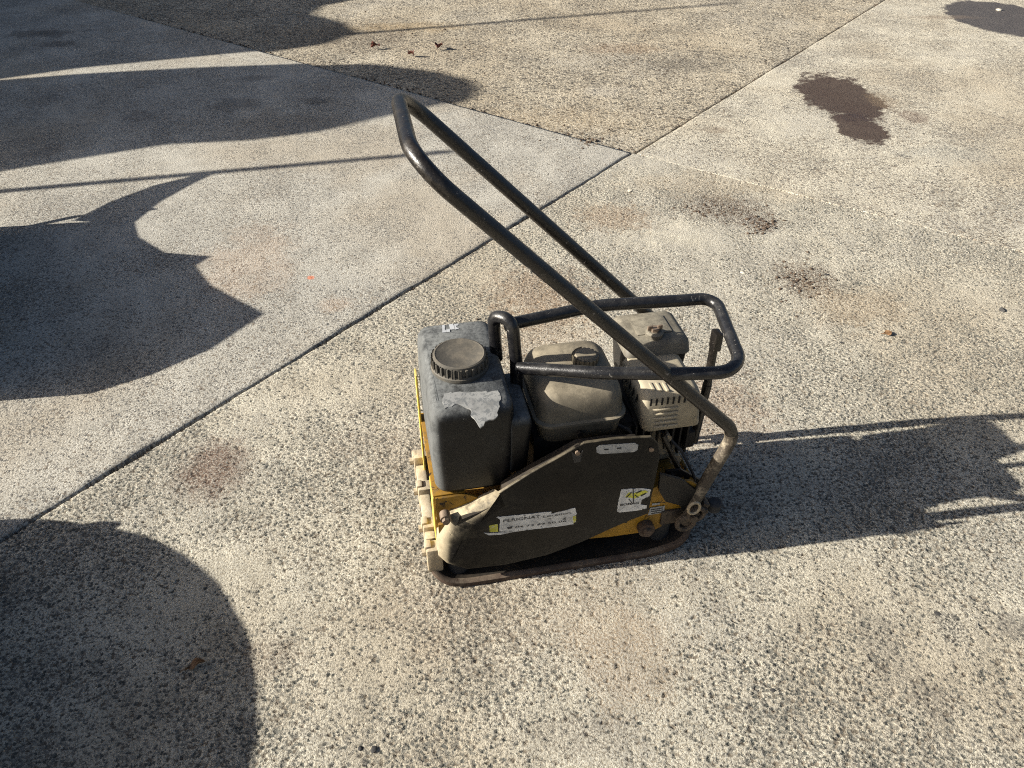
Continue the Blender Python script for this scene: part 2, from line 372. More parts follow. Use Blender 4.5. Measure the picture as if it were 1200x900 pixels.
CR = ground(742, 180)[:2]
aA = R(53.2); DA = np.array([math.cos(aA), math.sin(aA)])
def DB(deg): return np.array([math.cos(R(deg)), math.sin(R(deg))])
def axis(lo, hi, flo, fhi, h):
    """positions from lo to hi, h apart between flo and fhi, growing wider outside"""
    mid = list(np.arange(flo, fhi + h * .5, h)); a = []; x, d = flo, h
    while x > lo:
        d *= 1.35; x -= d; a.append(max(x, lo))
    b = []; x, d = mid[-1], h
    while x < hi:
        d *= 1.35; x += d; b.append(min(x, hi))
    return np.array(a[::-1] + mid + b)
def slab(sA, tB, bdeg, z, mat, gapA, gapB, jag, label, drop=.005):
    S, T = np.meshgrid(sA, tB, indexing='ij'); ns, nt = S.shape
    S = S.copy(); T = T.copy()
    def wob(q, seed):
        r = np.random.default_rng(seed); y = np.zeros_like(q)
        for f in (7, 17, 41, 90, 170): y += np.sin(q * f + r.uniform(0, 6.28)) * (7 / f) ** .55 * r.uniform(.6, 1.)
        return y * .33
    # pull the two joint edges (at s=0 and t=0) in by half a gap, uneven
    i0 = 0 if abs(sA[0]) < 1e-9 else ns - 1; j0 = 0 if abs(tB[0]) < 1e-9 else nt - 1
    ss = 1 if i0 == 0 else -1; st = 1 if j0 == 0 else -1
    S[i0, :] += ss * (gapB + jag * (wob(tB, 3 + ns) + .4)); T[:, j0] += st * (gapA + jag * (wob(sA, 5 + nt) + .4))
    Z = np.full_like(S, z)
    Z[i0, :] -= drop; Z[:, j0] -= .005
    X = CR[0] + S * DA[0] + T * DB(bdeg)[0]; Y = CR[1] + S * DA[1] + T * DB(bdeg)[1]
    co = np.stack([X, Y, Z], -1).reshape(-1, 3)
    idx = np.arange(ns * nt).reshape(ns, nt)
    q = np.stack([idx[:-1, :-1], idx[1:, :-1], idx[1:, 1:], idx[:-1, 1:]], -1).reshape(-1, 4)
    bd = np.concatenate([idx[:-1, 0], idx[-1, :-1], idx[:0:-1, -1], idx[0, :0:-1]])
    low = co[bd].copy(); low[:, 2] = -.04
    base = len(co); co = np.concatenate([co, low]); m = len(bd)
    k = np.arange(m); kn = (k + 1) % m
    q = np.concatenate([q, np.stack([bd[k], base + k, base + kn, bd[kn]], -1)])
    d1 = co[q[0][1]] - co[q[0][0]]; d2 = co[q[0][3]] - co[q[0][0]]
    if d1[0] * d2[1] - d1[1] * d2[0] < 0: q = q[:, ::-1]
    me = bpy.data.meshes.new('concrete_slab')
    me.vertices.add(len(co)); me.vertices.foreach_set('co', co.astype(np.float32).ravel())
    me.loops.add(q.size); me.loops.foreach_set('vertex_index', q.astype(np.int32).ravel())
    me.polygons.add(len(q)); me.polygons.foreach_set('loop_start', np.arange(0, q.size, 4, dtype=np.int32))
    me.polygons.foreach_set('use_smooth', np.ones(len(q), dtype=bool))
    me.update(calc_edges=True); me.validate()
    o = link('concrete_slab', me, mat, g); o['label'] = label
    return o
slab(axis(-7, 0, -3.45, 0, .0032), axis(0, 6, 0, 2.2, .0032), -35.7, 0, M_near, .007, .006, .012, 'coarse pebbled concrete slab under the plate compactor', .0005)
slab(axis(-7, 0, -3.3, 0, .016), axis(-9, 0, -5.9, 0, .018), -38.0, .003, M_left, .007, .004, .012, 'smoother grey concrete slab crossed by long shadows')
slab(axis(0, 10, 0, 4.3, .016), axis(-9, 0, -5.5, 0, .016), -38.0, -.010, M_top, .003, .004, .010, 'rough washed gravel concrete beyond the grey slab')
slab(axis(0, 10, 0, 5.0, .014), axis(0, 6, 0, 2.6, .014), -35.7, -.001, M_far, .003, .006, .010, 'cream concrete slab with the dark oil stain', .0005)

# ================================================================== MATERIALS OF THE MACHINE
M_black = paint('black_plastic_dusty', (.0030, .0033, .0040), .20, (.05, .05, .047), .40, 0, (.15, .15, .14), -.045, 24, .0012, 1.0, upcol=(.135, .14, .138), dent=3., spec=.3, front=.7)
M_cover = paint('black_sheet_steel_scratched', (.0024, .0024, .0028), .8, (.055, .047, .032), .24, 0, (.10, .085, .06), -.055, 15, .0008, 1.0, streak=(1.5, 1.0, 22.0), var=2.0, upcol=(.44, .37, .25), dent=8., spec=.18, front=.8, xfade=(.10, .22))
M_tube = paint('black_tube_paint_worn', (.005, .005, .006), .14, (.10, .095, .085), .26, .0, (.19, .18, .165), -.01, 34, .0010, .15, spec=.5)
M_tubeb = paint('dusty_brown_handle_tube', (.0060, .0050, .0044), .30, (.060, .048, .035), .27, .0, (.19, .17, .15), -.015, 34, .0010, .10, spec=.5)
M_yel = paint('chipped_yellow_paint', (.24, .125, .010), .60, (.09, .065, .036), .5, 0, (.025, .018, .012), .035, 20, .0006, .4)
M_yel2 = paint('bright_yellow_paint', (.46, .33, .05), .55, (.40, .34, .20), .5, 0, (.10, .07, .03), -.06, 20, .0005, .3)
M_rust = paint('rusty_steel_rim', (.05, .033, .024), .40, (.22, .175, .125), .75, .1, (.05, .03, .022), .02, 24, .0009, .35)
M_dark = paint('dark_oily_steel', (.012, .011, .010), .22, (.10, .075, .05), .55, .2, None, 0, 18, .0010, .25)
M_lug = paint('dusty_cast_steel', (.26, .21, .14), .55, (.52, .45, .33), .8, 0, None, 0, 26, .0012, .6)
M_tan = paint('dust_coated_engine_tank', (.095, .082, .060), .50, (.27, .23, .165), .42, 0, (.05, .05, .04), -.07, 18, .0006, .65)
M_muf = paint('dusty_beige_muffler_shield', (.29, .25, .18), .45, (.42, .365, .265), .7, 0, (.14, .10, .06), -.05, 26, .0006, .4)
M_air = paint('dusty_air_filter_cover', (.085, .076, .060), .45, (.24, .215, .165), .50, 0, None, 0, 22, .0005, .7)
M_cap = paint('grey_brown_cap_plastic', (.06, .056, .048), .45, (.17, .145, .11), .6, 0, None, 0, 30, .0008, .3)
M_brass = paint('dirty_bolt_steel', (.16, .12, .09), .4, (.24, .19, .14), .5, .5, None, 0, 60, .0004, .3)
M_rub = paint('black_rubber', (.015, .016, .018), .2, (.12, .11, .10), .7, 0, None, 0, 30, .0006, .3)
M_print = plain('black_print', (.014, .014, .016), .6)
def sticker_mat(name, col, wear, wcol):
    n = NT(name); a = n.noise(95, 5, .75, dist=.8); b = n.noise(30, 4, .6)
    c = n.mix(n.ramp(b, .4, .7), col, tuple(x * .62 for x in col))
    n.base(n.mix(n.ramp(a, .60 - wear, .64 - wear), c, wcol)); n.rough(.6); return n.m
M_stick = sticker_mat('worn_white_sticker', (.62, .61, .58), .0, (.05, .05, .045))
M_stick2 = sticker_mat('rubbed_grey_sticker', (.34, .34, .33), .03, (.16, .16, .155))
M_label = sticker_mat('scuffed_white_label', (.26, .26, .25), .085, (.14, .145, .145))
M_stky = sticker_mat('yellow_print', (.58, .55, .05), .03, (.45, .43, .36))
M_chalk = sticker_mat('white_paint_mark', (.42, .43, .44), .02, (.2, .2, .2))

# ================================================================== PLATE COMPACTOR
root = bpy.data.objects.new('plate_compactor', None); COL.objects.link(root)
root.location = ORG; root.rotation_euler = (0, 0, YAW); root.empty_display_size = .2
tag(root, 'worn black and yellow plate compactor with folded handle standing on pebbled concrete', 'plate compactor')
PW = 0.385; PL = 0.645
def plate_z(x):
    z = 0.
    if x < .10: z = .034 * ((.10 - x) / .10) ** 2
    if x > .49: z = .036 * ((x - .49) / .14) ** 2
    return z + .006
# --- base plate: pan and rim
def pan(bm, zoff, inset, th):
    out = rrect(inset, PL - inset, inset, PW - inset, .055 - inset * .5, 8)
    nx, ny = 26, 8; top = []
    def inside_y(x, f):
        r = .055 - inset * .5; x0, x1, y0, y1 = inset, PL - inset, inset, PW - inset
        d = 0.
        if x < x0 + r: d = r - math.sqrt(max(0, r * r - (x0 + r - x) ** 2))
        if x > x1 - r: d = r - math.sqrt(max(0, r * r - (x - x1 + r) ** 2))
        return y0 + d + (y1 - y0 - 2 * d) * f
    xs = [inset + (PL - 2 * inset) * (0.5 - .5 * math.cos(math.pi * i / nx)) for i in range(nx + 1)]
    for lv in (0, th):
        top.append([[bm.verts.new((x, inside_y(x, j / ny), plate_z(x) + zoff + lv)) for j in range(ny + 1)] for x in xs])
    for k, G in enumerate(top):
        for i in range(nx):
            for j in range(ny):
                f = (G[i][j], G[i + 1][j], G[i + 1][j + 1], G[i][j + 1]); bm.faces.new(f if k else f[::-1])
bm = bmesh.new(); pan(bm, 0, .006, .008); base = from_bm('base_plate', bm, M_dark, root, 40)
bm = bmesh.new()
outer = rrect(0, PL, 0, PW, .055, 9); inner = rrect(.012, PL - .012, .012, PW - .012, .046, 9)
rg = []
for (p, zz) in ((outer, -.006), (outer, .006), (None, .010), (inner, .010), (inner, .001)):
    pts = p if p else [((a[0] + b[0]) / 2, (a[1] + b[1]) / 2) for a, b in zip(outer, inner)]
    # resample long sides so that the rim can follow the curve of the plate
    dense = []
    for i in range(len(pts)):
        a, b = pts[i], pts[(i + 1) % len(pts)]; m = 22 if math.hypot(b[0] - a[0], b[1] - a[1]) > .2 else 1
        for q in range(m): dense.append((a[0] + (b[0] - a[0]) * q / m, a[1] + (b[1] - a[1]) * q / m))
    rg.append([bm.verts.new((x, y, plate_z(x) + zz)) for x, y in dense])
for A, B in zip(rg, rg[1:] + rg[:1]):
    for k in range(len(A)): bm.faces.new((A[k], A[(k + 1) % len(A)], B[(k + 1) % len(A)], B[k]))
from_bm('rim', bm, M_rust, base, 40)
# front castings on the plate
bm = bmesh.new(); add_box(bm, (.013, .20, .086), (.026, .25, .026), .006)
from_bm('front_beam', bm, M_lug, base)
for yy, zz, hh in ((.045, .072, .075), (.115, .075, .075), (.235, .078, .075), (.345, .078, .085)):
    bm = bmesh.new(); add_box(bm, (.016, yy, zz), (.036, .034, hh), .006); add_box(bm, (.003, yy + .004, zz + .028), (.016, .024, .030), .005)
    add_cyl(bm, (-.012, yy, zz + .018), (.004, yy, zz + .018), .009, 8)
    from_bm('lug', bm, M_lug, base)
for px_, yv in ((604, .045), (607, .10)):
    bm = bmesh.new(); add_prism(bm, [(.175, .02), (.215, .02), (.205, .075), (.185, .085)], yv, yv + .012); from_bm('gusset', bm, M_lug if yv < .05 else M_dark, base)
bm = bmesh.new(); add_box(bm, (.33, .20, .055), (.30, .20, .085), .012); add_cyl(bm, (.22, .03, .085), (.22, .36, .085), .038, 18)
from_bm('exciter', bm, M_dark, base)
for xx, yv in ((.07, .05), (.07, .33), (.565, .055), (.565, .33)):
    bm = bmesh.new(); add_cyl(bm, (xx, yv, .02), (xx, yv, .085), .026, 16); add_cyl(bm, (xx, yv, .07), (xx, yv, .09), .012, 6)
    from_bm('rubber_mount', bm, M_rub, base)
# --- yellow frame
fr = [L(*p, 1, .030) for p in ((590, 640), (600, 645), (660, 634), (715, 629), (765, 622), (800, 604), (822, 596))]
fp = [(p[0], p[2]) for p in fr]
poly = fp + [(.655, .175), (.615, .215), (.56, .225), (.50, .20), (.10, .20), (.03, .19), (.03, .12), (.12, .105)]
bm = bmesh.new(); add_prism(bm, poly, .030, .037)
add_prism(bm, [(.03, .125), (.64, .125), (.655, .175), (.60, .205), (.03, .20)], .345, .352)
add_box(bm, (.33, .19, .196), (.56, .31, .008), .002); add_box(bm, (.628, .19, .15), (.008, .31, .09), .002)
frame = from_bm('frame', bm, M_yel, root)
for px_, py_ in ((612, 632), (683, 623), (733, 611)):
    q = L(px_, py_, 1, .0295); bm = bmesh.new(); add_cyl(bm, (q[0], .0275, q[2]), (q[0], .033, q[2]), .004, 10); from_bm('rivet', bm, M_dark, frame)
q = L(757, 618, 1, .02); bm = bmesh.new(); add_tube(bm, [(q[0], .012, q[2] - .004), (q[0], .034, q[2] - .004)], .020, 18); add_cyl(bm, (q[0], .002, q[2] - .004), (q[0], .014, q[2] - .004), .011, 6)
from_bm('mount_bolt', bm, M_rust, frame)
# --- front guard: the bright yellow sheet in front of the tank
bm = bmesh.new(); add_box(bm, (.0235, .318, .245), (.005, .030, .31), .0015); guard = from_bm('front_guard', bm, M_yel2, root)
bm = bmesh.new(); add_box(bm, (.0255, .085, .180), (.004, .07, .15), .001); from_bm('guard_strip', bm, M_yel2, root)
bm = bmesh.new(); add_box(bm, (.06, .195, .257), (.07, .285, .006), .002)
add_prism(bm, [(.0285, .11), (.0285, .258), (.10, .258), (.15, .225), (.15, .20), (.05, .19), (.035, .11)], .044, .050)
from_bm('tank_bracket', bm, M_yel, root)  # darker yellow puts the shade under the tank into its colour
# --- belt cover
# outline pixel, inset of the rounded edge, its depth
cov = [(512, 620, .046, .040), (511, 646, .040, .036), (522, 656, .020, .020), (546, 665, .010, .010)] + [(a_, b_, .003, .0035) for a_, b_ in ((592, 661), (640, 650), (680, 635), (715, 619), (738, 609), (759, 601), (768, 560), (773, 535), (771, 519), (763, 511), (720, 513), (684, 518), (652, 536), (622, 553), (584, 577))] + [(579, 574, .018, .040), (552, 587, .030, .042), (525, 598, .044, .042)]
cp = [L(a_, b_, 1, .004 + d_) for a_, b_, i_, d_ in cov]
P = [Vector((p[0], 0, p[2])) for p in cp]; nP = len(P); bm = bmesh.new(); rs = []
for st in [None] + [k / 6 for k in range(7)]:
    row = []
    for k in range(nP):
        a_ = (P[k] - P[k - 1]).normalized(); b_ = (P[(k + 1) % nP] - P[k]).normalized()
        m_ = (Vector((-a_.z, 0, a_.x)) + Vector((-b_.z, 0, b_.x))).normalized(); f_ = 1 / max(.6, m_.dot(Vector((-a_.z, 0, a_.x))))
        ang = (st or 0) * math.pi / 2; ins_ = cov[k][2] * (1 - math.cos(ang)) * f_; y_ = .004 + cov[k][3] * (1 - math.sin(ang))
        q = P[k] + m_ * ins_; row.append(bm.verts.new((q.x, y_ + (.003 if st is None else 0), q.z)))
    rs.append(row)
for A, B in zip(rs, rs[1:]):
    for k in range(nP): bm.faces.new((A[k], A[(k + 1) % nP], B[(k + 1) % nP], B[k]))
bm.faces.new(rs[0]); bm.faces.new(rs[-1])
bmesh.ops.triangulate(bm, faces=[f for f in bm.faces if len(f.verts) > 4])
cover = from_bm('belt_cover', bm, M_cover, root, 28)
inner = [(p[0], p[2]) for p in cp]; ic = (sum(p[0] for p in inner) / len(inner), sum(p[1] for p in inner) / len(inner))
bm = bmesh.new(); add_prism(bm, [(ic[0] + (p[0] - ic[0]) * .90, ic[1] + (p[1] - ic[1]) * .86) for p in inner], .012 , .046); from_bm('light_gap_filler', bm, M_dark, root, 30)  # filler added to stop sun passing between cover and tank
cover['label'] = 'black belt guard with torn stickers'
q = L(522, 607, 1, .020)
bm = bmesh.new(); add_cyl(bm, (q[0], .006, q[2]), (q[0], .034, q[2]), .0085, 6); add_cyl(bm, (q[0], .014, q[2]), (q[0], .034, q[2]), .012, 14); from_bm('bolt', bm, M_brass, cover)
q = L(677, 535, 1, -.001)
bm = bmesh.new(); add_prism(bm, [(q[0] - .012, q[2] + .012), (q[0] - .006, q[2] - .02), (q[0] + .008, q[2] - .02), (q[0] + .012, q[2] + .012), (q[0] + .004, q[2] + .004), (q[0] - .005, q[2] + .004)], .0022, .005); from_bm('latch', bm, M_print, cover)
bm = bmesh.new(); add_cyl(bm, (q[0], -.001, q[2] + .008), (q[0], .006, q[2] + .008), .0055, 8); from_bm('bolt', bm, M_brass, cover)
q = L(764, 528, 1, -.001)
bm = bmesh.new(); add_cyl(bm, (q[0], .000, q[2]), (q[0], .010, q[2]), .0055, 8); from_bm('bolt', bm, M_brass, cover)
def decal(name, pxs, y, mat, jag=0., parent=None, th=.0006):
    pts = [L(*p, 1, y) for p in pxs]; P = []
    for i in range(len(pts)):
        a, b = pts[i], pts[(i + 1) % len(pts)]
        m = max(1, int(math.hypot(b[0] - a[0], b[2] - a[2]) / .004)) if jag else 1
        for k in range(m):
            t = k / m; P.append((a[0] + (b[0] - a[0]) * t + (RNG.uniform(-jag, jag) if k else 0), a[2] + (b[2] - a[2]) * t + (RNG.uniform(-jag, jag) if k else 0)))
    bm = bmesh.new(); add_prism(bm, P, y - th, y + .0003); return from_bm(name, bm, mat, parent or cover, None)
D0 = .0036
decal('sticker', [(582, 606), (630, 601), (646, 599.5), (646, 602), (674, 595), (675, 599), (676, 602), (674, 604), (672, 614), (653, 617), (625, 620), (604, 623), (585, 622.5), (586, 609)], D0, M_stick, .0007)
decal('sticker', [(567, 624), (573, 624.5), (585, 624), (604, 622.8), (586, 626.5), (572, 627)], D0, M_stick, .0004)
decal('sticker', [(573, 616), (583, 614), (584, 623), (574, 623)], D0, M_stky, .0006)
decal('sticker', [(671.5, 605), (675, 604), (675, 611.5), (672, 612.5)], D0 - .0004, M_stky, .0003)
def xz(px, py, y=0.): q = L(px, py, 1, y); return (q[0], q[2])
lettering('lettering', 'PERIGNAT', xz(590, 613.4), xz(633.5, 607.8), .0088, D0 - .0009, M_print, cover, .012)
lettering('lettering', 'Location', xz(637, 607.8), xz(669, 603.2), .0070, D0 - .0009, M_print, cover, .008)
lettering('lettering', '04 73 69 50 06', xz(604, 620.2), xz(664, 612.6), .0062, D0 - .0009, M_print, cover, .008)
# telephone mark before the number
bm = bmesh.new(); q0 = xz(595, 621.2); q1 = xz(600.5, 620.2)
add_prism(bm, [(q0[0], q0[1]), (q1[0], q1[1]), (q1[0] - .0004, q1[1] + .0035), (q0[0] + .0004, q0[1] + .0035)], D0 - .0009, D0 - .0005)
add_prism(bm, [(q0[0] - .001, q0[1] + .0042), (q1[0] + .001, q1[1] + .0042), (q1[0] + .0004, q1[1] + .0066), (q0[0] - .0004, q0[1] + .0066)], D0 - .0009, D0 - .0005)
from_bm('lettering', bm, M_print, cover, None)
decal('sticker', [(728, 573.5), (752, 572), (762.5, 573.5), (761, 581), (752, 585.5), (750.5, 591), (758, 592), (757.5, 595.5), (751, 597.5), (726, 600.5), (723, 599), (725, 586)], D0, M_stick, .0007)
decal('sticker', [(733, 582), (737, 577), (743, 578), (746, 576.5), (756, 574.5), (760, 576.5), (752, 580), (744, 584), (737, 583)], D0 - .0007, M_stky, .0005)
for a, b, w in (((742, 573), (742.4, 589), .5), ((734, 583), (740, 577), .5), ((745, 578), (752, 575), .5), ((751, 581), (757, 578), .7), ((744, 580), (748, 583), .5), ((737, 585), (741, 590), .4)):
    dx, dy = b[0] - a[0], b[1] - a[1]; l_ = math.hypot(dx, dy); nx_, ny_ = -dy / l_ * w, dx / l_ * w
    decal('printed_line', [(a[0] - nx_, a[1] - ny_), (b[0] - nx_, b[1] - ny_), (b[0] + nx_, b[1] + ny_), (a[0] + nx_, a[1] + ny_)], D0 - .0014, M_print)
lettering('lettering', 'BOMAG', xz(727, 594.2), xz(749, 591.6), .0070, D0 - .0009, M_print, cover, .03)
decal('sticker', [(699, 524), (703, 521.5), (744, 519), (748, 521), (747, 527), (743, 529.5), (704, 532), (699, 530)], D0, M_stick2, .0004)
for p in ((708, 526.5), (723, 525)): decal('printed_line', [(p[0], p[1]), (p[0] + 5, p[1] - .5), (p[0] + 5, p[1] + .8), (p[0], p[1] + 1)], D0 - .001, M_print)
decal('sticker', [(762, 595), (779, 592.5), (778, 600.5), (759, 603.5)], .0285, M_stick2, .0003, frame)
for k in range(3): decal('printed_line', [(763, 597 + 2.3 * k), (777, 595 + 2.2 * k), (777, 595.6 + 2.2 * k), (763, 597.7 + 2.3 * k)], .0278, M_print, 0, frame)
decal('sticker', [(764, 590), (773, 589), (773, 591), (764, 592.3)], .0285, M_stick2, .0003, frame)

# --- water tank
bm = bmesh.new()
add_loft(bm, [(.262, .050, .182, .062, .330, .02), (.268, .036, .198, .050, .344, .03), (.277, .033, .202, .046, .350, .032), (.37, .031, .205, .043, .354, .028),
              (.468, .034, .206, .044, .356, .024), (.490, .036, .204, .046, .355, .024), (.502, .041, .199, .052, .349, .024), (.508, .050, .191, .062, .340, .022)], 7)
add_loft(bm, [(.290, .19, .226, .062, .205, .012), (.305, .19, .236, .054, .215, .016), (.428, .19, .244, .047, .222, .016), (.444, .19, .240, .051, .216, .014), (.449, .19, .232, .058, .205, .01)], 5)
for v in bm.verts:
    if v.co.z > .460 and v.co.x < .21:                      # the top falls towards the near side
        w = (v.co.z - .460) / .048
        v.co.z -= w * max(0., (.120 - v.co.y)) * .22
    v.co.x += .012 * max(0, (v.co.y - .1)) / .23 * 0.0
tank = from_bm('water_tank', bm, M_black, root, 60)
CX, CY = .113, .186
bm = bmesh.new()
def ringz(bm, spec, seg=48):
    rs = []
    for z, r in spec: rs.append([bm.verts.new((CX + r * math.cos(2 * math.pi * k / seg), CY + r * math.sin(2 * math.pi * k / seg), z)) for k in range(seg)])
    for A, B in zip(rs, rs[1:]):
        for k in range(seg): bm.faces.new((A[k], A[(k + 1) % seg], B[(k + 1) % seg], B[k]))
    bm.faces.new(rs[-1]); bm.faces.new(rs[0][::-1])
ringz(bm, [(.502, .062), (.509, .062), (.513, .058), (.514, .056)]); from_bm('filler_neck', bm, M_cap, tank, 40)
bm = bmesh.new()
ringz(bm, [(.511, .0565), (.532, .0565), (.535, .0555), (.5365, .052), (.535, .049), (.535, .010)])
for k in range(26):
    a = 2 * math.pi * k / 26; rot = Matrix.Rotation(a, 3, 'Z')
    add_box(bm, Vector((CX, CY, .5215)) + rot @ Vector((.0575, 0, 0)), (.005, .0055, .019), .001, rot)
ringz(bm, [(.510, .0595), (.5135, .0595)])
from_bm('tank_cap', bm, M_cap, tank, 40)
# label remnant and paint mark on the top of the tank
def top_poly(pxs, z, mat, name, parent, th=.0012, jag=.0):
    bm = bmesh.new(); A = []
    P = [L(*p, 2, z) for p in pxs]; Q = []
    for i in range(len(P)):
        a, b = P[i], P[(i + 1) % len(P)]; m = max(1, int(math.hypot(b[0] - a[0], b[1] - a[1]) / .006)) if jag else 1
        for k in range(m): Q.append((a[0] + (b[0] - a[0]) * k / m + (RNG.uniform(-jag, jag) if k else 0), a[1] + (b[1] - a[1]) * k / m + (RNG.uniform(-jag, jag) if k else 0)))
    def zt(y): return z - max(0., .120 - y) * .22
    A = [bm.verts.new((x, y, zt(y) + th)) for x, y in Q]; B = [bm.verts.new((x, y, zt(y) - .002)) for x, y in Q]
    bm.faces.new(A); bm.faces.new(B[::-1])
    for k in range(len(A)): bm.faces.new((A[k], B[k], B[(k + 1) % len(A)], A[(k + 1) % len(A)]))
    bmesh.ops.triangulate(bm, faces=[f for f in bm.faces if len(f.verts) > 4])
    return from_bm(name, bm, mat, parent, None)
top_poly([(520, 458.5), (549, 457.5), (583, 454.7), (587, 463), (584, 472), (581, 480), (573, 482), (568, 484), (562.5, 489.6), (558, 484), (553, 480), (551, 472.6), (545, 471), (536, 468), (529, 471), (521, 472.6), (518, 467)], .508, M_label, 'label_remnant', tank, .0008, .0026)
for s in ([(518, 381.5), (521, 380.5), (521.5, 387), (527, 385.5), (527.5, 389), (518.5, 390)], [(526, 380.5), (531, 379.5), (533, 386), (528, 386.5)], [(532, 380), (537.5, 379.5), (537, 381.5), (534.5, 382), (535, 384), (538.5, 385), (533.5, 386.5)]):
    top_poly(s, .508, M_chalk, 'paint_mark', tank, .0008)

# --- roll bar
RT = .0138
zb = .552
p_near0 = L(607, 431, 1, .165); p_near1 = L(700, 437, 2, .532); p_near2 = L(800, 438, 2, .545)
cn = L(873, 436, 2, .545); cf = L(838, 349, 2, .565); p_far2 = L(800, 352, 2, .570); p_far1 = L(700, 358, 2, .575); p_far0 = L(592, 381, 2, .575)
path = fillet([p_near0, p_near1, p_near2, cn, cf, p_far2, p_far1, p_far0], [0, .2, .2, .06, .085, .1, .3, 0], 12)
rb = tube('roll_bar', path, RT, M_tube, root)
a0 = L(605, 476, 1, .18); a1 = L(605, 425, 1, .18); a2 = L(600, 374, 1, .18); a3 = L(578, 370, 1, .22); a4 = L(582, 420, 1, .225)
arch = fillet([(a0[0] + .001, .18, .36), a1, a2, a3, a4], [0, .1, .028, .024, 0], 9)
tube('arch_post', arch, RT, M_tube, rb)
bm = bmesh.new(); add_tube(bm, [(a0[0], .18, .35), (a0[0], .18, a0[2] + .004)], .0175, 16); from_bm('post_socket', bm, M_rub, rb)
s0 = L(838, 398, 1, .17); s1 = L(829, 450, 1, .17); s2 = L(823, 472, 1, .17)
bm = bmesh.new(); add_tube(bm, [(s1[0], .17, s1[2]), (s0[0], .17, s0[2])], .010, 12)
add_tube(bm, [(s1[0], .17, s1[2]), (s2[0] - .004, .17, s2[2] - .12)], .011, 12); add_box(bm, (s0[0], .165, s0[2] + .002), (.018, .03, .045), .004)
from_bm('rear_support', bm, M_tubeb, rb)
bm = bmesh.new(); ft = L(824, 476, 1, .17); add_box(bm, (.62, .17, .225), (.10, .035, .05), .006); from_bm('support_foot', bm, M_dark, rb)

# --- engine
bm = bmesh.new(); add_box(bm, (.375, .20, .27), (.24, .20, .15), .015); add_box(bm, (.52, .20, .28), (.16, .18, .14), .01)
for k in range(8): add_box(bm, (.49 + k * .018, .19, .30), (.004, .20, .10), 0)
add_cyl(bm, (.375, .28, .29), (.375, .36, .29), .095, 28)
eng = from_bm('engine_block', bm, M_dark, root)
bm = bmesh.new(); add_loft(bm, [(.335, .285, .440, .095, .275, .03), (.345, .270, .452, .082, .290, .035), (.392, .262, .458, .074, .296, .038), (.394, .256, .463, .068, .301, .040), (.400, .256, .463, .068, .301, .040), (.402, .263, .457, .075, .295, .038),
    (.432, .266, .455, .079, .293, .038), (.454, .274, .450, .088, .287, .036), (.466, .288, .440, .106, .277, .032), (.471, .306, .426, .128, .265, .028)], 7)
ft_ = from_bm('fuel_tank', bm, M_tan, root, 50)
bm = bmesh.new(); cc = L(686, 420, 2, .478)
for k in range(18):
    a = 2 * math.pi * k / 18; rot = Matrix.Rotation(a, 3, 'Z'); add_box(bm, Vector((cc[0], cc[1], .480)) + rot @ Vector((.026, 0, 0)), (.006, .006, .016), .0015, rot)
add_tube(bm, [(cc[0], cc[1], .465), (cc[0], cc[1], .486), (cc[0], cc[1], .491)], [.027, .027, .022], 24)
from_bm('fuel_cap', bm, M_tan, ft_)
q = L(679, 507, 1, .074); bm = bmesh.new(); add_cyl(bm, (q[0], .066, q[2]), (q[0], .09, q[2]), .006, 8); from_bm('drain_screw', bm, M_dark, ft_)
# muffler with slots and louvres
m0 = L(755, 507, 1, .08)
bm = bmesh.new(); add_loft(bm, [(.335, .508, .632, .085, .235, .012), (.340, .502, .638, .080, .240, .016), (.425, .492, .628, .080, .240, .016), (.436, .496, .624, .085, .236, .016), (.442, .508, .612, .095, .228, .014)], 5)
muf = from_bm('muffler', bm, M_muf, root, 50)
M_slotshade = plain('painted_slot_shade', (.008, .007, .006), .9)  # solid dark strips painting the shade inside the vent slots
for k in range(7):
    q = L(763 + 6.6 * k, 472 - .7 * k, 1, .0795)
    bm = bmesh.new(); add_box(bm, (q[0], .0795, q[2]), (.0042, .0016, .019), .0005); from_bm('vent_slot', bm, M_slotshade, muf)
for k in range(5):
    bm = bmesh.new(); add_box(bm, (.4925 - .001, .115 + .024 * k, .412), (.0016, .006, .022), .0005, Matrix.Rotation(R(8), 3, 'Y')); from_bm('vent_slot', bm, M_slotshade, muf)
for k in range(5):
    q = L(766, 480.5 + k * 5.0, 1, .079); w = .052
    bm = bmesh.new(); add_tube(bm, [(q[0] - .003, .0805, q[2]), (q[0] + .004, .078, q[2]), (q[0] + w, .078, q[2]), (q[0] + w + .006, .0805, q[2])], [.0008, .0028, .0028, .0008], 8); from_bm('louvre', bm, M_muf, muf)
for k in range(3):
    q = L(765 + 8 * k, 455, 2, .4425); bm = bmesh.new(); add_box(bm, (q[0], q[1] + .005, .4427), (.006, .03, .003), .001); from_bm('louvre', bm, M_muf, muf)
